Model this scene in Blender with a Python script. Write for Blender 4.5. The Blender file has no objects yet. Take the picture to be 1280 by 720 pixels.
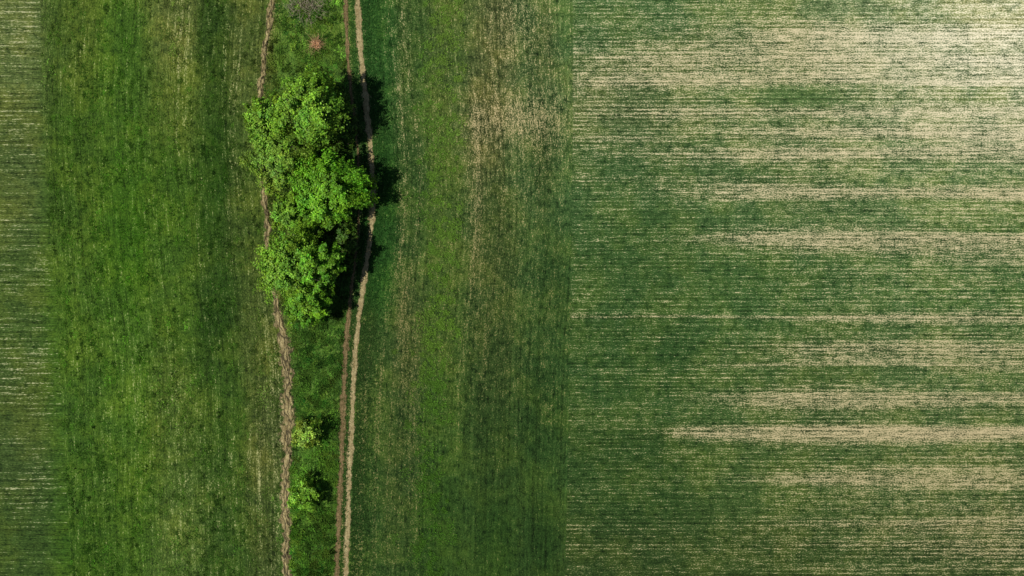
import bpy, math, random
import numpy as np
rng = np.random.default_rng(7)
random.seed(7)
scene = bpy.context.scene
COL = scene.collection

# ------------------------------------------------------------------ helpers
def W(px, py):            # survey coordinates: 10 units = 1 metre
    return ((px-640)/10.0, (360-py)/10.0)

def curve(pts):
    """pts: (across, along) survey -> function x(Y) in metres, smoothed"""
    ys = np.array([(360-p[1])/10.0 for p in pts]); xs = np.array([(p[0]-640)/10.0 for p in pts])
    o = np.argsort(ys); ys = ys[o]; xs = xs[o]
    t = np.arange(-110, 110, 0.1)
    v = np.interp(t, ys, xs)
    k = np.exp(-0.5*(np.arange(-40, 41)*0.1/1.3)**2); k /= k.sum()
    v = np.convolve(np.pad(v, 40, mode='edge'), k, mode='valid')
    return lambda y: np.interp(y, t, v)

def smooth(a, b, x):
    t = np.clip((x-a)/(b-a), 0, 1); return t*t*(3-2*t)

def lin(c):
    c = np.asarray(c, float)/255.0
    return np.where(c <= 0.04045, c/12.92, ((c+0.055)/1.055)**2.4)

def make_mesh(name, verts, faces, nside=4):
    me = bpy.data.meshes.new(name)
    verts = np.asarray(verts, dtype=np.float32); faces = np.asarray(faces, dtype=np.int32)
    me.vertices.add(len(verts)); me.vertices.foreach_set('co', verts.ravel())
    n = len(faces)
    me.loops.add(n*nside); me.loops.foreach_set('vertex_index', faces.ravel())
    me.polygons.add(n); me.polygons.foreach_set('loop_start', np.arange(0, n*nside, nside, dtype=np.int32))
    me.update(calc_edges=True)
    return me

def add_color(me, name, arr):
    a = me.attributes.new(name, 'FLOAT_COLOR', 'POINT')
    arr = np.asarray(arr, dtype=np.float32)
    if arr.shape[1] == 3: arr = np.hstack([arr, np.ones((len(arr), 1), np.float32)])
    a.data.foreach_set('color', arr.ravel())
def add_vec(me, name, arr):
    a = me.attributes.new(name, 'FLOAT_VECTOR', 'POINT'); a.data.foreach_set('vector', np.asarray(arr, np.float32).ravel())
def add_float(me, name, arr):
    a = me.attributes.new(name, 'FLOAT', 'POINT'); a.data.foreach_set('value', np.asarray(arr, np.float32).ravel())

def add_obj(name, me, mat=None, parent=None, **props):
    ob = bpy.data.objects.new(name, me); COL.objects.link(ob)
    if mat and me: me.materials.append(mat)
    if parent: ob.parent = parent
    for k, v in props.items(): ob[k] = v
    return ob

# ------------------------------------------------------------------ node helper
class N:
    def __init__(s, name):
        s.m = bpy.data.materials.new(name); s.m.use_nodes = True
        s.t = s.m.node_tree; s.t.nodes.clear()
        s.out = s.t.nodes.new('ShaderNodeOutputMaterial')
    def new(s, ty, **kw):
        n = s.t.nodes.new(ty)
        for k, v in kw.items(): setattr(n, k, v)
        return n
    def put(s, sock, v):
        if isinstance(v, bpy.types.NodeSocket): s.t.links.new(v, sock)
        elif v is not None:
            if sock.type == 'RGBA' and len(v) == 3: v = (*v, 1)
            sock.default_value = v
    def math(s, op, a, b=None, c=None, clamp=False):
        n = s.new('ShaderNodeMath', operation=op, use_clamp=clamp)
        s.put(n.inputs[0], a); s.put(n.inputs[1], b)
        if c is not None: s.put(n.inputs[2], c)
        return n.outputs[0]
    def attr(s, name, out='Color'):
        return s.new('ShaderNodeAttribute', attribute_name=name).outputs[out]
    def vmul(s, v, sc):
        n = s.new('ShaderNodeVectorMath', operation='MULTIPLY'); s.put(n.inputs[0], v); n.inputs[1].default_value = sc
        return n.outputs[0]
    def noise(s, vec, scale, detail=3, rough=0.55, dist=0.0):
        n = s.new('ShaderNodeTexNoise'); s.put(n.inputs['Vector'], vec)
        n.inputs['Scale'].default_value = scale; n.inputs['Detail'].default_value = detail
        n.inputs['Roughness'].default_value = rough; n.inputs['Distortion'].default_value = dist
        return n.outputs['Fac']
    def rng(s, v, a, b, c, d, sm=False):
        n = s.new('ShaderNodeMapRange', interpolation_type='SMOOTHSTEP' if sm else 'LINEAR')
        s.put(n.inputs[0], v); n.inputs[1].default_value = a; n.inputs[2].default_value = b
        n.inputs[3].default_value = c; n.inputs[4].default_value = d
        return n.outputs[0]
    def mix(s, f, a, b, mode='MIX'):
        n = s.new('ShaderNodeMix', data_type='RGBA', blend_type=mode)
        s.put(n.inputs[0], f); s.put(n.inputs[6], a); s.put(n.inputs[7], b)
        return n.outputs[2]
    def scale(s, col, f):
        n = s.new('ShaderNodeVectorMath', operation='SCALE'); s.put(n.inputs[0], col); s.put(n.inputs[3], f)
        return n.outputs[0]
    def pos(s): return s.new('ShaderNodeNewGeometry').outputs['Position']
    def bump(s, h, strength=0.5, dist=0.1):
        n = s.new('ShaderNodeBump'); n.inputs['Strength'].default_value = strength
        n.inputs['Distance'].default_value = dist; s.put(n.inputs['Height'], h); return n.outputs[0]
    def surf(s, col, normal=None, rough=0.95, alpha=None):
        p = s.new('ShaderNodeBsdfPrincipled'); s.put(p.inputs['Base Color'], col)
        p.inputs['Roughness'].default_value = rough; p.inputs['Specular IOR Level'].default_value = 0.1
        if normal is not None: s.put(p.inputs['Normal'], normal)
        if alpha is not None: s.put(p.inputs['Alpha'], alpha)
        s.t.links.new(p.outputs[0], s.out.inputs[0]); return s.m

def field_material(name, s_long=0.6, s_row=1.0, s_speck=0.8, rowamp=0.05, rowgap=0.5, w=0.28, gvar=1.0, growamp=0.25, brn=0.5,
                   fl=(3.0, 8.0), bl=(0.28, 5.0), patch=0.5, smax=1.0):
    n = N(name); P = n.pos(); rc = n.attr('rc', 'Vector')
    a = n.noise(n.vmul(rc, (0.03, 1.3, 1)), 1.0, 3, 0.65)
    b = n.noise(n.vmul(rc, (bl[0], bl[1], 1)), 1.0, 2, 0.65)
    c = n.noise(P, 1.1, 4, 0.75)
    d = n.noise(n.vmul(rc, (fl[0], fl[1], 1)), 1.0, 2, 0.75)
    broad = n.noise(P, 0.16, 5, 0.65)
    sep = n.new('ShaderNodeSeparateXYZ'); n.put(sep.inputs[0], rc)
    wob = n.noise(n.vmul(rc, (0.02, 0.35, 1)), 1.0, 2)
    ph = n.math('ADD', n.math('MULTIPLY', sep.outputs[1], 2*math.pi/rowgap), n.math('MULTIPLY', wob, 6.0))
    rowfade = n.rng(wob, .36, .60, 0.25, 1)
    row = n.math('MULTIPLY', n.math('SINE', ph), rowfade)
    def amp(v, k): return n.math('MULTIPLY', n.math('SUBTRACT', v, 0.5), k)
    val = n.math('ADD', n.attr('soil', 'Fac'), amp(a, s_long))
    for t in (amp(b, s_row), amp(c, s_speck), amp(broad, s_speck*.5), amp(d, s_speck*2.2), n.math('MULTIPLY', row, rowamp)):
        val = n.math('ADD', val, t)
    mask = n.rng(val, 0.5-w, 0.5+w, 0, smax, True)
    g = n.attr('gcol')
    tone = n.math('ADD', 1.0, amp(c, 1.8*gvar))
    tone = n.math('ADD', tone, amp(d, 3.0*gvar))
    tone = n.math('ADD', tone, amp(b, 1.5*gvar))
    tone = n.math('ADD', tone, amp(a, 1.2*gvar))
    tone = n.math('ADD', tone, amp(broad, 1.6*patch))
    tone = n.math('ADD', tone, n.math('MULTIPLY', row, growamp*0.5))
    tone = n.math('MAXIMUM', tone, 0.2)
    green = n.scale(g, tone)
    yel = n.mix(1.0, green, (1.32, 1.12, 0.9), 'MULTIPLY')
    green = n.mix(n.rng(broad, 0.44, 0.60, 0, 1), green, yel)
    brown = n.mix(1.0, green, (1.6, 1.05, 1.15), 'MULTIPLY')
    green = n.mix(n.rng(d, 0.46, 0.60, 0, brn), green, brown)
    dk = n.mix(1.0, green, (0.56, 0.68, 0.66), 'MULTIPLY')
    green = n.mix(n.rng(c, 0.48, 0.36, 0, 0.9), green, dk)
    s = n.scale(n.attr('scol'), n.math('ADD', 1.0, n.math('ADD', amp(d, 1.3), amp(b, 0.9))))
    col = n.mix(mask, green, s)
    return n.surf(col, n.bump(n.math('ADD', d, n.math('MULTIPLY', row, 0.12)), 0.6, 0.08))

# ------------------------------------------------------------------ survey lines
B0 = curve([(46,-300),(50,0),(54,150),(60,260),(68,360),(76,480),(84,620),(88,720),(92,1100)])
PL = curve([(345,-300),(341,0),(331,60),(326,110),(322,170),(326,215),(333,260),(335,310),(343,375),(352,410),(358,450),(360,520),(358,600),(358,720),(356,1000)])
TR = curve([(444,-300),(447,0),(450,60),(456,110),(463,180),(467,240),(464,290),(455,350),(448,400),(443,450),(440,520),(436,600),(432,720),(428,1000)])
TL = curve([(430,-300),(432,0),(434,60),(438,110),(446,170),(450,240),(447,300),(439,365),(433,420),(429,500),(428,560),(425,620),(421,720),(416,1000)])
B3 = curve([(717,-300),(716,0),(716,200),(714,330),(711,500),(709,620),(706,720),(704,1000)])
B2 = lambda y: TR(y)+0.55
B1 = PL

# ---- vegetation colour survey (px, py, r,g,b)
VEG = [
 (20,40,84,102,58),(20,200,68,88,46),(20,400,62,86,40),(20,560,58,80,40),(20,690,52,76,34),
 (90,40,60,85,34),(90,200,54,84,28),(90,400,58,90,30),(110,560,54,86,30),(110,690,46,78,24),
 (150,100,57,90,30),(160,300,53,90,24),(160,460,62,96,32),(170,620,56,88,28),
 (225,30,84,100,52),(225,120,70,94,38),(215,250,55,88,28),(225,380,57,88,30),(215,520,68,94,38),(220,680,68,94,42),
 (265,60,46,72,28),(268,220,40,70,22),(270,380,40,68,24),(285,520,53,82,30),(290,680,49,77,30),
 (310,60,68,86,42),(305,250,58,80,34),(325,430,66,84,40),(335,560,68,84,44),(335,700,60,78,38),
 (375,60,66,100,42),(400,50,64,96,38),(400,440,54,88,36),(385,500,52,86,34),(395,580,64,102,38),(390,680,52,84,32),(370,660,66,106,38),
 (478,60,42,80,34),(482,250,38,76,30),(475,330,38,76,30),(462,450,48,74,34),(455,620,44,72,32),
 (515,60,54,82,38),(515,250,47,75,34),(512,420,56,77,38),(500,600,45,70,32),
 (555,60,64,88,42),(552,250,60,86,38),(550,420,59,85,36),(550,500,49,78,32),(540,650,41,70,26),
 (620,60,74,88,50),(610,150,74,86,48),(620,300,54,75,36),(620,450,47,70,32),(620,560,40,65,28),(620,690,34,62,24),
 (680,60,61,84,46),(680,200,52,76,38),(690,360,43,71,33),(680,520,39,67,29),(680,680,34,60,24),
 (760,30,64,98,55),(760,120,74,100,58),(760,220,56,88,48),(780,330,52,84,42),(800,450,46,78,38),(790,600,45,74,34),(790,700,44,68,32),
 (950,120,78,108,62),(950,260,64,96,54),(950,370,56,90,46),(950,480,58,88,44),(950,600,58,86,42),(950,700,50,74,34),
 (1180,60,104,132,88),(1180,200,84,116,70),(1180,350,63,98,52),(1180,460,66,96,52),(1180,600,66,92,48),(1180,700,54,78,38),
 (1260,20,132,150,112),
]
VP = np.array([(v[0],v[1]) for v in VEG], float)
VC = np.array([lin(v[2:5])*(np.array([1.0,1.0,0.80]) if v[0] < 470 else np.array([1.01,0.99,0.86])) for v in VEG])
def veg(x, y):
    px = x*10+640; py = 360-y*10
    num = np.zeros((len(x), 3)); den = np.zeros(len(x))
    for (a, b), c in zip(VP, VC):
        sx = 26 if a < 720 else 110
        d2 = ((px-a)/sx)**2 + ((py-b)/85)**2
        w = 1/(d2+0.12)**2.2
        num += w[:, None]*c; den += w
    return num/den[:, None]

def blob(px, py, cx, cy, rx, ry, amp):
    return amp*np.exp(-((px-cx)/rx)**2-((py-cy)/ry)**2)

# ------------------------------------------------------------------ field sheets
def sheet(name, fl, fr, nx, y0, y1, ny, soilfn, scolfn, along_y, mat, z=0.0, curvefn=None, **props):
    t = np.linspace(0, 1, nx); ys = np.linspace(y0, y1, ny)
    Y, T = np.meshgrid(ys, t, indexing='ij')
    L = fl(Y); R = fr(Y); X = L+(R-L)*T
    x = X.ravel(); y = Y.ravel()
    v = np.stack([x, y, z+np.zeros_like(x)], 1)
    i = np.arange(ny-1)[:, None]*nx+np.arange(nx-1)[None, :]
    f = np.stack([i, i+1, i+nx+1, i+nx], -1).reshape(-1, 4)
    me = make_mesh(name, v, f)
    px = x*10+640; py = 360-y*10
    add_float(me, 'soil', soilfn(px, py, x, y))
    add_color(me, 'scol', scolfn(px, py))
    add_color(me, 'gcol', veg(x, y))
    if along_y:
        ref = curvefn(y) if curvefn is not None else 0
        rc = np.stack([y, x-ref, np.zeros_like(x)], 1)
    else:
        rc = np.stack([x, y, np.zeros_like(x)], 1)
    add_vec(me, 'rc', rc)
    return add_obj(name, me, mat, kind='structure', **props)

const = lambda c: (lambda y: np.zeros_like(y)+c)
def flatcol(c):
    return lambda px, py: np.tile(lin(c), (len(px), 1))

def soil1(px, py, x, y):
    d = 0.12+0.12*smooth(250, 0, py)+0.05*np.sin(py/23.0)+0.06*np.exp(-((py-450)/60)**2)-0.05*smooth(540,700,py)
    return d-0.09*smooth(-2.5, 0, x-B0(y))
m1 = field_material('stubble_field_soil', 0.6, 1.5, 0.6, 0.12, 0.62, 0.20, 0.9, 0.4, 0.2, patch=.4)
sheet('field', const(-140), B0, 200, -75, 75, 500, soil1, flatcol((166,166,126)), False, m1,
      label='strip of sparse stubble field with fine crosswise rows', category='field')

def soil2(px, py, x, y):
    d = 0.03+np.zeros_like(px)
    d += blob(px, py, 225, 20, 20, 90, .20)+blob(px, py, 222, 130, 16, 80, .10)
    d += blob(px, py, 235, 640, 40, 130, .12)+blob(px, py, 215, 500, 26, 80, .11)+blob(px, py, 160, 450, 40, 60, .06)
    d += blob(px, py, 290, 600, 30, 90, .07)
    e = px-(PL(y)*10+640)
    d += 0.19*np.exp(-((e+34)/7)**2)*(0.6+0.4*np.sin(py/70.))
    d += 0.15*np.exp(-((e+48)/4)**2)*(0.6+0.4*np.sin(py/50.+2))
    d += 0.24*np.exp(-((e+14)/8)**2)*smooth(330, 430, py)
    g = (x-(PL(y)*0.5+B0(y)*0.5))*10
    for k in range(-13, 14, 2):
        d += 0.10*np.exp(-((g-k*10-3*np.sin(k*7.))/1.8)**2)*(0.5+0.5*np.sin(py/90+k*2.))
    return d
m2 = field_material('green_crop_field_soil', 0.75, 1.15, 0.75, 0.04, 0.7, 0.24, 1.0, 0.14, 0.35, fl=(4.2, 7), bl=(.35, 4.0), patch=0.65, smax=.88)
sheet('field.001', B0, B1, 160, -75, 75, 500, soil2, flatcol((164,162,114)), True, m2, curvefn=lambda y: PL(y)*0.5+B0(y)*0.5,
      label='bright green grassy field with faint lengthwise streaks', category='field')

def soilv(px, py, x, y):
    e = px-(TL(y)*10+640); f = px-(TR(y)*10+640)
    d = 0.06+0.25*np.exp(-((e-1)/4)**2)+0.25*np.exp(-((f+2)/5)**2)
    d += blob(px, py, 385, 12, 34, 30, .2)+0.34*np.exp(-((px-(PL(y)*10+640))/7)**2)
    return d
mv = field_material('grass_verge_ground', 0.3, 0.5, 0.9, 0.0, 0.7, 0.2, 1.3, 0.0, fl=(6, 6), patch=1.2)
sheet('grass_verge', B1, B2, 70, -75, 75, 500, soilv, flatcol((140,124,88)), True, mv, curvefn=TR,
      label='rough dark green grass verge between two dirt tracks', category='grass')

def soil3(px, py, x, y):
    e = px-(TR(y)*10+640)
    d = 0.05+np.zeros_like(px)
    d += blob(px, py, 640, 20, 34, 80, .22)+blob(px, py, 645, 148, 56, 32, .31)+blob(px, py, 600, 160, 22, 50, .12)
    d += blob(px, py, 594, 270, 10, 110, .18)+blob(px, py, 690, 160, 30, 50, .12)+blob(px, py, 650, 230, 50, 50, .06)
    d += blob(px, py, 512, 480, 13, 120, .20)+blob(px, py, 500, 330, 8, 100, .16)+blob(px, py, 625, 340, 60, 100, .06)
    d += blob(px, py, 590, 430, 55, 80, .07)+blob(px, py, 500, 120, 8, 110, .12)+blob(px, py, 685, 60, 30, 60, .08)
    d += 0.20*np.exp(-((e-14)/6)**2)*smooth(380, 480, py)
    for off, am in ((38, .12), (54, .12)):
        d += am*np.exp(-((e-off-5*np.sin(py/120.))/2.2)**2)
    d -= 0.13*np.exp(-((e-22)/11)**2)*smooth(430, 330, py)
    d -= 0.16*smooth(480, 640, py)*smooth(520, 560, px)
    d += 0.025*np.sin(e/4.1)+0.025*np.sin(e/2.3)
    return d
def scol3(px, py):
    t = smooth(60, 400, py)[:, None]
    return lin((186,168,126))*(1-t)+lin((142,126,86))*t
m3 = field_material('headland_field_soil', 0.5, 0.8, 1.0, 0.04, 0.55, 0.29, 1.0, 0.2, 0.3, fl=(5, 7), bl=(.7, 3.4), patch=.8, smax=.92)
sheet('field.002', B2, B3, 160, -75, 75, 500, soil3, scol3, True, m3, curvefn=lambda y: TR(y)*0.6,
      label='patchy green headland with lengthwise drill rows and bare soil', category='field')

BANDS = [ # y, sigma, xstart, ramp, amp
 (6,5,1000,160,.16),(42,8,780,200,.28),(55,6,730,60,.14),(74,12,740,60,.26),(98,10,735,50,.22),(104,3,716,10,.12),(118,6,900,300,.16),
 (140,9,720,120,.24),(163,8,800,200,.30),(172,4,716,40,.16),(190,9,716,250,.36),(200,5,850,100,.14),(22,4,900,200,.1),(30,3,760,200,.1),
 (238,9,790,130,.40),(247,4,850,80,.2),(222,4,716,20,.10),(212,4,900,200,.15),(262,5,860,200,.14),(278,4,960,200,.14),
 (298,9,840,80,.42),(312,7,960,160,.32),(328,6,1080,150,.24),(340,4,980,150,.12),
 (352,4,900,300,.16),(396,2.4,716,6,.34),(403,5,1000,140,.28),(390,4,1020,150,.24),(372,4,1040,150,.12),(418,4,1000,200,.12),
 (436,8,900,130,.35),(448,4,960,130,.2),(456,4,850,100,.26),(463,3,1100,100,.18),(478,4,1000,200,.10),(497,9,850,90,.40),(508,5,950,100,.18),(520,4,900,200,.08),
 (541,8,825,50,.50),(549,6,960,200,.26),(534,3,850,100,.14),(571,4,1000,200,.18),(584,4,950,200,.12),(597,8,890,110,.36),(608,6,1050,150,.22),
 (622,4,900,200,.12),(634,5,950,200,.20),(655,8,920,150,.28),(668,4,1000,200,.12),(680,5,880,200,.22),(693,6,1030,180,.26),(712,5,1000,250,.14)]
def soil4(px, py, x, y):
    d = 0.05+0.10*smooth(760, 1080, px)+np.zeros_like(px)
    d += 0.15*smooth(260, 110, py)
    for (yy, s, xs, rp, a) in BANDS:
        wv = 2.0*np.sin(px/140.0+yy)+1.2*np.sin(px/37.0+2*yy)
        ss = s*(1.15+0.35*np.sin(px/83.0+3*yy))
        d += a*0.86*np.exp(-((py-yy-wv*0.5)/ss)**2)*smooth(xs-50, xs+rp*1.4, px)
    d -= blob(px, py, 1000, 120, 60, 14, .25)+blob(px, py, 870, 175, 40, 6, .1)+blob(px,py,1230,118,50,10,.2)
    d += blob(px, py, 740, 120, 40, 70, .05)
    d += blob(px, py, 1230, 70, 130, 60, .08)
    d -= 0.07*smooth(60,0,py)
    return d
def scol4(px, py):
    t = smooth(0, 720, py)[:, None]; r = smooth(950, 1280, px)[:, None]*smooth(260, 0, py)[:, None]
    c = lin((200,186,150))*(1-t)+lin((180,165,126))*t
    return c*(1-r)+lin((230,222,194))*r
m4 = field_material('striped_crop_field_soil', 0.65, 1.0, 0.9, 0.13, 0.50, 0.33, 0.85, 0.4, 0.35, fl=(4.8, 8), bl=(.4, 4.5), patch=.5, smax=.92)
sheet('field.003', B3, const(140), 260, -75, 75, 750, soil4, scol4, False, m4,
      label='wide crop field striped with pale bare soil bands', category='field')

g = N('surrounding_ground_soil'); P = g.pos()
gc = g.mix(g.rng(g.noise(P, 0.02, 5), .4, .6, 0, 1), (0.03,0.075,0.018), (0.075,0.09,0.04))
gc = g.scale(gc, g.rng(g.noise(P, 2.0, 4), .3, .7, .6, 1.4))
g.surf(gc)
S = 1500
me = make_mesh('ground', [(-S,-S,-0.06),(S,-S,-0.06),(S,S,-0.06),(-S,S,-0.06)], [(0,1,2,3)])
add_obj('ground', me, g.m, kind='structure', label='surrounding green farmland stretching to the horizon', category='ground')

# ------------------------------------------------------------------ dirt tracks
def track_mat(name, c1, c2, crack=0.5, rag=1.9, cut=0.3):
    n = N(name); P = n.pos(); rc = n.attr('rc', 'Vector')
    a = n.noise(P, 2.2, 4, 0.7); b = n.noise(P, 9, 2, 0.7)
    s = n.noise(n.vmul(rc, (0.25, 6, 1)), 1, 3)
    col = n.mix(n.rng(n.math('ADD', n.math('MULTIPLY', a, .6), n.math('MULTIPLY', s, .4)), .4, .6, 0, 1), c1, c2)
    col = n.scale(col, n.rng(b, .3, .7, .55, 1.35))
    vo = n.new('ShaderNodeTexVoronoi', feature='DISTANCE_TO_EDGE'); n.put(vo.inputs['Vector'], n.vmul(rc, (0.35, 1.7, 1))); vo.inputs['Scale'].default_value = 1.4
    ck = n.rng(n.math('ADD', vo.outputs['Distance'], n.math('MULTIPLY', n.math('SUBTRACT', a, .5), .45)), 0.0, 0.10, crack, 0)
    e = n.attr('edge', 'Fac')
    ed = n.math('MULTIPLY', n.rng(e, .15, .5, crack, 0), n.rng(n.noise(P, 1.1, 3), .40, .52, 0, 1))
    ck = n.math('MAXIMUM', ck, ed)
    col = n.mix(ck, col, (0.055,0.045,0.024))
    al = n.rng(n.math('ADD', e, n.math('MULTIPLY', n.math('SUBTRACT', n.noise(P, 1.6, 5, .75), .5), rag)), cut-.18, cut+.18, 0, 1, True)
    hh = n.math('ADD', a, n.math('SUBTRACT', n.math('MULTIPLY', b, .4), ck))
    return n.surf(col, n.bump(hh, 0.8, 0.10), alpha=al)

def ribbon(name, cf, wpts, mat, z, wob=0.1, prof=0.0, **props):
    ys = np.arange(-74, 74, 0.12); n = len(ys); m = 11
    c = cf(ys)
    ph = rng.uniform(0, 6, 6)
    c = c+wob*(np.sin(ys*1.3+ph[0])*.5+np.sin(ys*2.9+ph[1])*.3+np.sin(ys*5.3+ph[2])*.2)
    w = np.interp((360-ys*10), [p[0] for p in wpts], [p[1] for p in wpts])/10.0
    w = w*(1+0.16*np.sin(ys*1.7+ph[3])+0.10*np.sin(ys*4.1+ph[4])+0.18*np.sin(ys*.6+ph[5]))
    t = np.linspace(-1, 1, m)
    X = c[:, None]+w[:, None]*t[None, :]*0.5*1.45
    Y = np.repeat(ys[:, None], m, 1)
    rnd = rng.normal(0, 1, X.shape); rnd = (rnd+np.roll(rnd, 1, 0)+np.roll(rnd, -1, 0))/3
    Z = z+prof*((1-t**2)[None, :])*(0.5+rnd*0.9).clip(0, 2)
    v = np.stack([X.ravel(), Y.ravel(), Z.ravel()], 1)
    i = np.arange(n-1)[:, None]*m+np.arange(m-1)[None, :]
    f = np.stack([i, i+1, i+m+1, i+m], -1).reshape(-1, 4)
    me = make_mesh(name, v, f)
    add_vec(me, 'rc', np.stack([Y.ravel(), (X-c[:, None]).ravel(), np.zeros(X.size)], 1))
    add_float(me, 'edge', np.tile(1-np.abs(t), n))
    return add_obj(name, me, mat, kind='structure', **props)

mtA = track_mat('crumbly_rut_soil', tuple(lin((178,164,118))), tuple(lin((120,106,70))), 0.95, 3.0, .38)
mtB = track_mat('wheel_track_soil', tuple(lin((178,164,120))), tuple(lin((132,116,78))), 0.1, 2.0, .35)
mtC = track_mat('brown_wheel_track_soil', tuple(lin((140,120,84))), tuple(lin((90,78,48))), 0.25, 2.4, .40)
ribbon('dirt_track', PL, [(-400,8),(0,8),(150,5),(240,7),(330,7),(400,10),(450,15),(560,14),(720,11)], mtA, 0.012, 0.2, 0.16,
       label='crumbly pale eroded furrow path along the grass verge', category='dirt track')
ribbon('dirt_track.001', TR, [(-400,7),(0,7),(200,7),(350,6),(450,6),(600,7),(720,7)], mtB, 0.012, 0.04, 0.02,
       label='narrow pale wheel rut of a farm track', category='dirt track')
ribbon('dirt_track.002', TL, [(-400,5),(0,6),(90,4),(200,2.5),(320,2.5),(365,5),(450,7.5),(600,7.5),(720,7)], mtC, 0.016, 0.05, 0.02,
       label='narrow brownish wheel rut of a farm track', category='dirt track')

# ------------------------------------------------------------------ plants
def leaf_mat(name, tr=0.3, sat=(1.25,1.3,0.5)):
    n = N(name); col = n.attr('lcol')
    p = n.new('ShaderNodeBsdfPrincipled'); n.put(p.inputs['Base Color'], col)
    p.inputs['Roughness'].default_value = 0.55; p.inputs['Specular IOR Level'].default_value = 0.25
    t = n.new('ShaderNodeBsdfTranslucent'); n.put(t.inputs[0], n.mix(1.0, col, sat, 'MULTIPLY'))
    mx = n.new('ShaderNodeMixShader'); mx.inputs[0].default_value = tr
    n.t.links.new(p.outputs[0], mx.inputs[1]); n.t.links.new(t.outputs[0], mx.inputs[2])
    n.t.links.new(mx.outputs[0], n.out.inputs[0]); return n.m
LEAF = leaf_mat('tree_leaves', 0.15)
def grass_mat():
    n = N('grass_blades'); return n.surf(n.attr('lcol'))
GRASS = grass_mat()
bk = N('bark'); bp = bk.pos()
BARK = bk.surf(bk.mix(bk.rng(bk.noise(bk.vmul(bp, (6,6,1.5)), 2, 4), .4, .6, 0, 1), (0.05,0.038,0.027), (0.12,0.10,0.075)))

def leaves_mesh(name, C, nrm, size, cols, asp=0.62):
    n = len(C); nrm = nrm/np.linalg.norm(nrm, axis=1)[:, None]
    r = rng.normal(size=(n, 3)); u = np.cross(nrm, r); u /= np.linalg.norm(u, axis=1)[:, None]
    w = np.cross(nrm, u)
    s = size[:, None]
    p0 = C-u*s; p2 = C+u*s; p1 = C+w*s*asp+nrm*s*0.15; p3 = C-w*s*asp+nrm*s*0.15
    V = np.stack([p0, p1, p2, p3], 1).reshape(-1, 3)
    F = np.arange(n*4).reshape(-1, 4)
    me = make_mesh(name, V, F); add_color(me, 'lcol', np.repeat(cols, 4, 0)); return me

def tubes_mesh(name, paths, ns=6):
    V = []; F = []; off = 0
    for pts, rad in paths:
        pts = np.asarray(pts, float); m = len(pts)
        for k in range(m):
            d = pts[min(k+1, m-1)]-pts[max(k-1, 0)]; d = d/np.linalg.norm(d)
            a = np.array([1, 0, 0]) if abs(d[0]) < .8 else np.array([0, 1, 0])
            u = np.cross(d, a); u /= np.linalg.norm(u); w = np.cross(d, u)
            for j in range(ns):
                an = 2*math.pi*j/ns; V.append(pts[k]+rad[k]*(math.cos(an)*u+math.sin(an)*w))
        for k in range(m-1):
            for j in range(ns):
                j2 = (j+1) % ns; F.append((off+k*ns+j, off+k*ns+j2, off+(k+1)*ns+j2, off+(k+1)*ns+j))
        off += m*ns
    return make_mesh(name, V, F)

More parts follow.
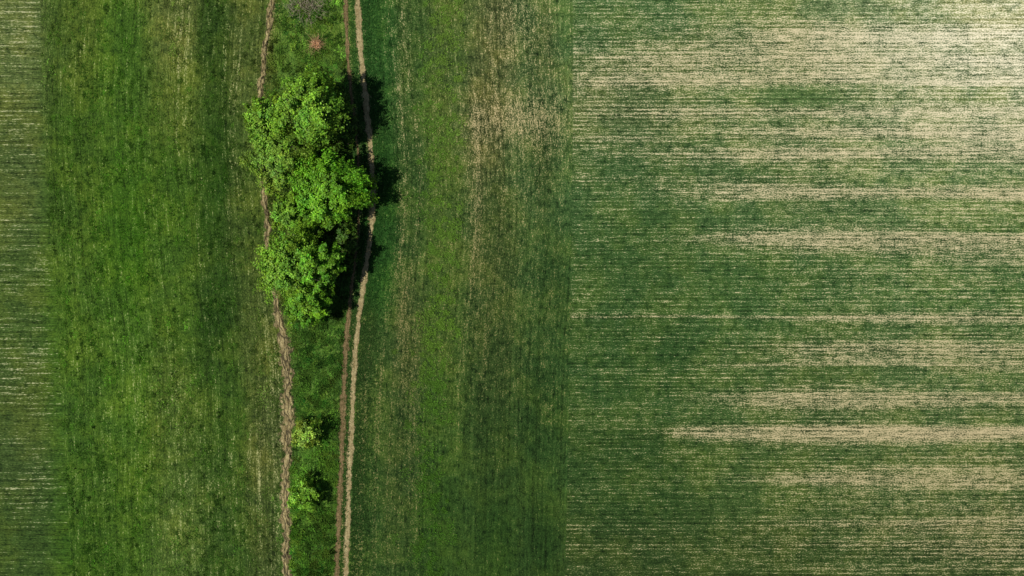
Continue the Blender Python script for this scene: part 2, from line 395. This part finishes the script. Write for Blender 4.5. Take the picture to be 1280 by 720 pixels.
def make_tree(base, H, R, name, label, category, col, seed, ncl=90, nleaf=260, lsize=0.17, clr=0.85, sy=1.0, crown_lo=0.18, crown_name='crown', group=None, rag=1.0):
    global rng
    rng = np.random.default_rng(seed)
    root = bpy.data.objects.new(name, None); COL.objects.link(root); root.location = (base[0], base[1], 0)
    root.empty_display_size = 0.5
    root['label'] = label; root['category'] = category
    if group: root['group'] = group
    ph = rng.uniform(0, 6.28, 4)
    outline = lambda th: 1+rag*(0.09*np.sin(2*th+ph[0])+0.09*np.sin(3*th+ph[1])+0.09*np.sin(5*th+ph[2])+0.08*np.sin(9*th+ph[3]))
    zc = H*(0.5+crown_lo/2); az = H*(1-crown_lo)/2
    cl = []; tries = 0; mind = clr*R/5.0*0.70
    while len(cl) < ncl and tries < 12000:
        tries += 1
        d = rng.normal(size=3); d /= np.linalg.norm(d)
        if d[2] < -0.6: continue
        rr = rng.uniform(0.15, 1.0)**0.55
        th = math.atan2(d[1], d[0]); o = outline(th)
        p = np.array([d[0]*R*o*rr*0.84, d[1]*R*o*rr*0.84*sy, zc+d[2]*az*rr*0.9+rng.normal(0, .25)])
        if all(np.linalg.norm(p-q) > mind for q in cl): cl.append(p)
    cl = np.array(cl)
    paths = []
    th0 = H*0.34; lean = rng.normal(0, .15, 2)
    tp = [np.array([0, 0, -0.1]), np.array([lean[0]*.4, lean[1]*.4, th0*.5]), np.array([lean[0], lean[1], th0]), np.array([lean[0]*1.5, lean[1]*1.5, H*.6]), np.array([lean[0]*1.8, lean[1]*1.8, H*.82])]
    tr = H*0.028
    paths.append((tp, [tr*1.35, tr, tr*.9, tr*.5, tr*.15]))
    nl = 10; ang = np.arange(nl)*2.399+rng.uniform(0, 6)
    limb_pts = []
    for k, a in enumerate(ang):
        f = k/(nl-1); z0 = H*(0.24+0.34*f)
        s0 = np.array([np.interp(z0, [p[2] for p in tp], [p[0] for p in tp]), np.interp(z0, [p[2] for p in tp], [p[1] for p in tp]), z0])
        reach = R*(0.72-0.25*f)
        e = np.array([math.cos(a)*reach, math.sin(a)*reach*sy, z0+H*(0.16+.14*f)])
        mid = (s0+e)/2+np.array([0, 0, -H*.03])+rng.normal(0, .12, 3)
        paths.append(([s0, mid, e], [tr*.55, tr*.36, tr*.12])); limb_pts += [mid, (mid+e)/2, e]
    limb_pts.append(tp[3]); limb_pts.append(tp[4]); LP = np.array(limb_pts)
    for p in cl:
        q = LP[np.argmin(np.linalg.norm(LP-p, axis=1))]
        paths.append(([q, (p+q)/2+rng.normal(0, .06, 3), p], [tr*.16, tr*.1, tr*.04]))
    add_obj('trunk', tubes_mesh(name+'_trunk', paths), BARK, root)
    C = []; NR = []; SZ = []; CO = []
    base_c = np.array(col)
    for p in cl:
        k = int(nleaf*rng.uniform(.6, 1.3))
        r0 = clr*rng.uniform(.6, 1.2)*R/5.0
        out = p-np.array([0, 0, zc*0.7]); out += rng.normal(0, .4, 3); out /= np.linalg.norm(out)
        hd = np.array([out[0], out[1], 0.25]); hd /= np.linalg.norm(hd)
        ns = 8; cen = []
        for j in range(ns):
            v = hd*rng.uniform(-.6, 1.1)+rng.normal(0, .5, 3)*np.array([1, 1, .5]); cen.append(v*r0)
        cen = np.array(cen); idx = rng.integers(0, ns, k)
        q = rng.normal(0, .25, (k, 3))*r0*np.array([1, 1, .6])
        q = cen[idx]+q+hd[None, :]*rng.normal(0, .22, (k, 1))*r0
        C.append(p+q)
        NR.append(rng.normal(0, .5, (k, 3))+np.array([0, 0, .45])+out*1.05)
        SZ.append(lsize*rng.uniform(.5, 1.3, k))
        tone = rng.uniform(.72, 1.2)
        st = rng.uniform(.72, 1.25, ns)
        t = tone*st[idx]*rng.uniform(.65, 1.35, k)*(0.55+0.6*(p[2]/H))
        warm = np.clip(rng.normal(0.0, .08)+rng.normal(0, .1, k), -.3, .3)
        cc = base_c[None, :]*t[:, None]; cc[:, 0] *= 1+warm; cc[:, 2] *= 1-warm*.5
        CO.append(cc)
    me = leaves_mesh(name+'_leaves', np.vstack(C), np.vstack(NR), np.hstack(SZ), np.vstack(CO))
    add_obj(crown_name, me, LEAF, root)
    return root

def site(px, py, zc):
    k = 1-zc/85.0
    return ((px-640)/10*k, (360-py)/10*k)

G1 = (0.182,0.360,0.025); G2 = (0.215,0.375,0.035); G3 = (0.155,0.370,0.018)
trees = [
 (388,136,47,8.2,G1,'broad leafy green tree beside a dirt track',1.0,.13),
 (340,150,36,5.4,G1,'lower rounded leafy tree in the same thicket',1.0,.13),
 (354,198,42,5.8,G2,'pale green fine-leaved tree crowded between others',1.15,.115),
 (412,236,50,5.6,G3,'vivid green spreading tree overhanging the wheel ruts',1.0,.135),
 (366,332,45,6.6,G1,'large vivid green tree on the grass verge',1.0,.13),
 (384,374,34,5.0,G3,'smaller green tree at the end of the thicket',1.0,.135),
 (402,334,31,6.6,G3,'slender green tree leaning over the wheel ruts',1.2,.135),
 (370,268,30,4.2,G1,'low bushy tree filling a gap in the thicket',.9,.135),
 (429,158,19,3.0,(.07,.15,.014),'added low tree, leaves darkened to deepen the shade beside the ruts',1.9,.13),  # added understory: dark leaf colour stands in for tree shade, hides the rut
 (434,305,17,2.8,(.07,.15,.014),'added low tree, leaves darkened to deepen the shade beside the ruts',1.7,.13)]  # second added low tree, coloured dark to fill out the shadow
for k, (px, py, r, H, c, lb, sy, ls) in enumerate(trees):
    zc = H*.6
    b = site(px, py, zc); R = r/10*(1-zc/85)
    make_tree(b, H, R, 'broadleaf_tree' if k == 0 else 'broadleaf_tree.%03d' % k, lb, 'tree', c, 100+k,
              ncl=int(108*(R/4.6)**1.3)+14, nleaf=370 if r > 20 else 150, lsize=ls, sy=sy, clr=.85 if r > 20 else 1.2, group='thicket of trees on the verge')
make_tree(site(383,543,1.3), 2.5, 1.8, 'shrub', 'small round yellow-green shrub on the grass verge', 'bush', (0.29,0.45,0.05), 201, ncl=28, nleaf=190, lsize=.12, clr=1.4, crown_lo=.1, group='shrubs on the verge', rag=1.4)
make_tree(site(380,618,1.4), 2.6, 1.85, 'shrub.001', 'small ragged bright green shrub on the grass verge', 'bush', (0.22,0.45,0.035), 203, ncl=28, nleaf=190, lsize=.13, clr=1.4, sy=1.15, crown_lo=.1, group='shrubs on the verge', rag=1.2)

def brush(name, base, Rx, Ry, H, count, col, label, thick=0.018, leaf=None):
    root = bpy.data.objects.new(name, None); COL.objects.link(root); root.location = (base[0], base[1], 0)
    root['label'] = label; root['category'] = 'bush'
    paths = []
    for i in range(count):
        a = rng.uniform(0, 6.28); r = math.sqrt(rng.uniform(0, 1))
        s = np.array([math.cos(a)*r*Rx*.55, math.sin(a)*r*Ry*.55, -.03])
        e = np.array([math.cos(a)*r*Rx, math.sin(a)*r*Ry, H*rng.uniform(.5, 1)*(1-.4*r*r)])+rng.normal(0, .4, 3)*[1,1,.3]
        m = (s+e)/2+rng.normal(0, .1, 3)
        paths.append(([s, m, e], [thick, thick*.7, thick*.3]))
        for _ in range(3):
            e2 = m+(e-m)*rng.uniform(0, 1)+np.array([rng.normal(0, .5), rng.normal(0, .5), rng.uniform(0, .3)])
            paths.append(([m+(e-m)*.3, (m+e2)/2+rng.normal(0, .05, 3), e2], [thick*.6, thick*.5, thick*.25]))
    n = N(name+'_twigs'); mt = n.surf(n.scale(n.mix(0.0, col, col), n.rng(n.noise(n.pos(), 3, 3), .3, .7, .6, 1.4)))
    add_obj('branches', tubes_mesh(name+'_br', paths, 3), mt, root)
    if leaf is not None:
        k = leaf[1]; q = rng.normal(0, .42, (k, 3))*np.array([Rx, Ry, .4]); q[:, 2] = np.abs(q[:, 2])*H+.1
        cc = np.array(leaf[0])[None, :]*rng.uniform(.5, 1.4, k)[:, None]
        add_obj('foliage', leaves_mesh(name+'_lv', q, rng.normal(0, .5, (k, 3))+[0, 0, 1], rng.uniform(.05, .11, k), cc), LEAF, root)
    return root
x, y = W(383, 9); brush('brushwood', (x, y), 2.9, 2.2, 0.7, 100, (0.38,0.32,0.23), 'tangle of bare grey-mauve brushwood in the grass', .022)
x, y = W(396, 57); brush('withered_bush', (x, y), .5, .55, .45, 60, (0.6,0.36,0.2), 'tiny rust-orange withered bush in the grass', .02, ((0.75,0.42,0.22), 320))

# ------------------------------------------------------------------ grass tufts (uncountable)
def tufts(name, X, Y, hgt, spread, cols, blades, label, width=0.03):
    n = len(X); k = blades
    a = rng.uniform(0, 6.28, (n, k)); ln = spread[:, None]*rng.uniform(.4, 1.2, (n, k)); h = hgt[:, None]*rng.uniform(.5, 1.1, (n, k))
    ox = X[:, None]+rng.normal(0, .04, (n, k)); oy = Y[:, None]+rng.normal(0, .04, (n, k))
    w = width*(1+hgt[:, None]*2)*np.ones((n, k))
    ca, sa = np.cos(a), np.sin(a)
    p0 = np.stack([ox-sa*w, oy+ca*w, np.zeros_like(ox)], -1)
    p1 = np.stack([ox+sa*w, oy-ca*w, np.zeros_like(ox)], -1)
    p2 = np.stack([ox+ca*ln, oy+sa*ln, h], -1)
    V = np.stack([p0, p1, p2], 2).reshape(-1, 3); F = np.arange(len(V)).reshape(-1, 3)
    me = make_mesh(name, V, F, 3)
    cc = np.repeat(cols, k, 0)*rng.uniform(.7, 1.3, (n*k, 1))
    add_color(me, 'lcol', np.repeat(cc, 3, 0))
    return add_obj(name, me, GRASS, kind='stuff', label=label, category='grass')

nc = 1700; Yc = rng.uniform(-50, 50, nc); tc = rng.uniform(0, 1, nc)
Xc = PL(Yc)+.5+(TL(Yc)-PL(Yc)-.85)*tc
kk = 16
X = (Xc[:, None]+rng.normal(0, .28, (nc, kk))).ravel(); Y = (Yc[:, None]+rng.normal(0, .28, (nc, kk))).ravel()
ok = (X > PL(Y)+.35) & (X < TL(Y)-.3)
tone = np.repeat(np.exp(rng.normal(0.34, .46, nc)), kk); hh = np.repeat(rng.uniform(.1, 1, nc)**2, kk)
wm = np.repeat(rng.normal(1.10, .18, nc), kk)
X, Y, tone, hh, wm = X[ok], Y[ok], tone[ok], hh[ok], wm[ok]
c = veg(X, Y)*tone[:, None]; c[:, 0] *= wm; c[:, 2] *= .8
h = 0.08+0.32*hh
tufts('verge_grass', X, Y, h, h*.6+.08, c, 6, 'rough tussocky dark green grass on the verge')

n = 7000
Y = rng.uniform(-50, 50, n); X = TR(Y)+.45+np.abs(rng.normal(0, 1.3, n))
h = 0.08+0.12*rng.uniform(0, 1, n); c = veg(X, Y)*rng.uniform(.8, 1.5, (n, 1))
tufts('trackside_grass', X, Y, h, h*.8+.05, c, 5, 'short green grass fringe beside the wheel ruts')
n = 2400
Y = rng.uniform(-50, 50, n); X = (TR(Y)+TL(Y))/2+rng.normal(0, .2, n)
h = 0.08+0.12*rng.uniform(0, 1, n); c = veg(X, Y)*rng.uniform(.9, 1.6, (n, 1))
tufts('rut_grass', X, Y, h, h*.8+.05, c, 5, 'grass growing between the two wheel ruts')

nc = 1500; Yc = rng.uniform(-42, 42, nc); Xc = B0(Yc)+(PL(Yc)-.6-B0(Yc))*rng.uniform(0, 1, nc)
siz = np.exp(rng.normal(-.2, .6, nc)); kk = 18
X = (Xc[:, None]+rng.normal(0, .26, (nc, kk))*siz[:, None]).ravel(); Y = (Yc[:, None]+rng.normal(0, .5, (nc, kk))*siz[:, None]).ravel()
tone = np.repeat(np.exp(rng.normal(0.05, .36, nc)), kk)
ok = X < PL(Y)-.5; X = X[ok]; Y = Y[ok]; tone = tone[ok]
h = 0.05+0.14*rng.uniform(0, 1, len(X))**2
c = veg(X, Y)*(tone*rng.uniform(.7, 1.4, len(X)))[:, None]*np.array([1.0, 1.08, .8])
tufts('field_weeds', X, Y, h, h*.9+.06, c, 5, 'scattered low green weeds and crop tufts')

nc = 260; cy = rng.uniform(-38, 40, nc); cx = -8.9+rng.normal(0, 1.4, nc)-1.5*(cy < -6)
siz = np.exp(rng.normal(-.05, .55, nc))
kk = 36; X = (cx[:, None]+rng.normal(0, .26, (nc, kk))*siz[:, None]).ravel(); Y = (cy[:, None]+rng.normal(0, .30, (nc, kk))*siz[:, None]).ravel()
h = 0.06+0.18*rng.uniform(0, 1, len(X))**2
c = veg(X, Y)*rng.uniform(1.2, 2.6, (len(X), 1))*np.array([1.25, 1.2, .8])
tufts('headland_weeds', X, Y, h, h*.9+.07, c, 5, 'scattered yellow-green weed clumps in the headland')

# ------------------------------------------------------------------ light
el = math.radians(53); az = math.radians(17)
d = np.array([math.cos(az)*math.cos(el), math.sin(az)*math.cos(el), -math.sin(el)])
from mathutils import Vector
sl = bpy.data.lights.new('sun', 'SUN'); sl.energy = 4.3; sl.angle = math.radians(0.5); sl.color = (1, .96, .89)
so = bpy.data.objects.new('sun', sl); COL.objects.link(so)
so.rotation_euler = Vector(d).to_track_quat('-Z', 'Y').to_euler(); so.location = (-60, -20, 80)
w = bpy.data.worlds.new('World'); scene.world = w; w.use_nodes = True
nt = w.node_tree; bg = nt.nodes['Background']; sky = nt.nodes.new('ShaderNodeTexSky'); sky.sky_type = 'NISHITA'
sky.sun_disc = False; sky.sun_elevation = el; sky.sun_rotation = math.atan2(-d[0], -d[1])
nt.links.new(sky.outputs[0], bg.inputs[0]); bg.inputs[1].default_value = 0.05

cam = bpy.data.cameras.new('camera'); co = bpy.data.objects.new('camera', cam); COL.objects.link(co)
cam.sensor_width = 36; cam.lens = 36*85/128.0; cam.clip_end = 5000
co.location = (0, 0, 85); co.rotation_euler = (0, 0, 0)
scene.camera = co
scene.view_settings.view_transform = 'Standard'
scene.view_settings.look = 'None'; scene.view_settings.exposure = 0
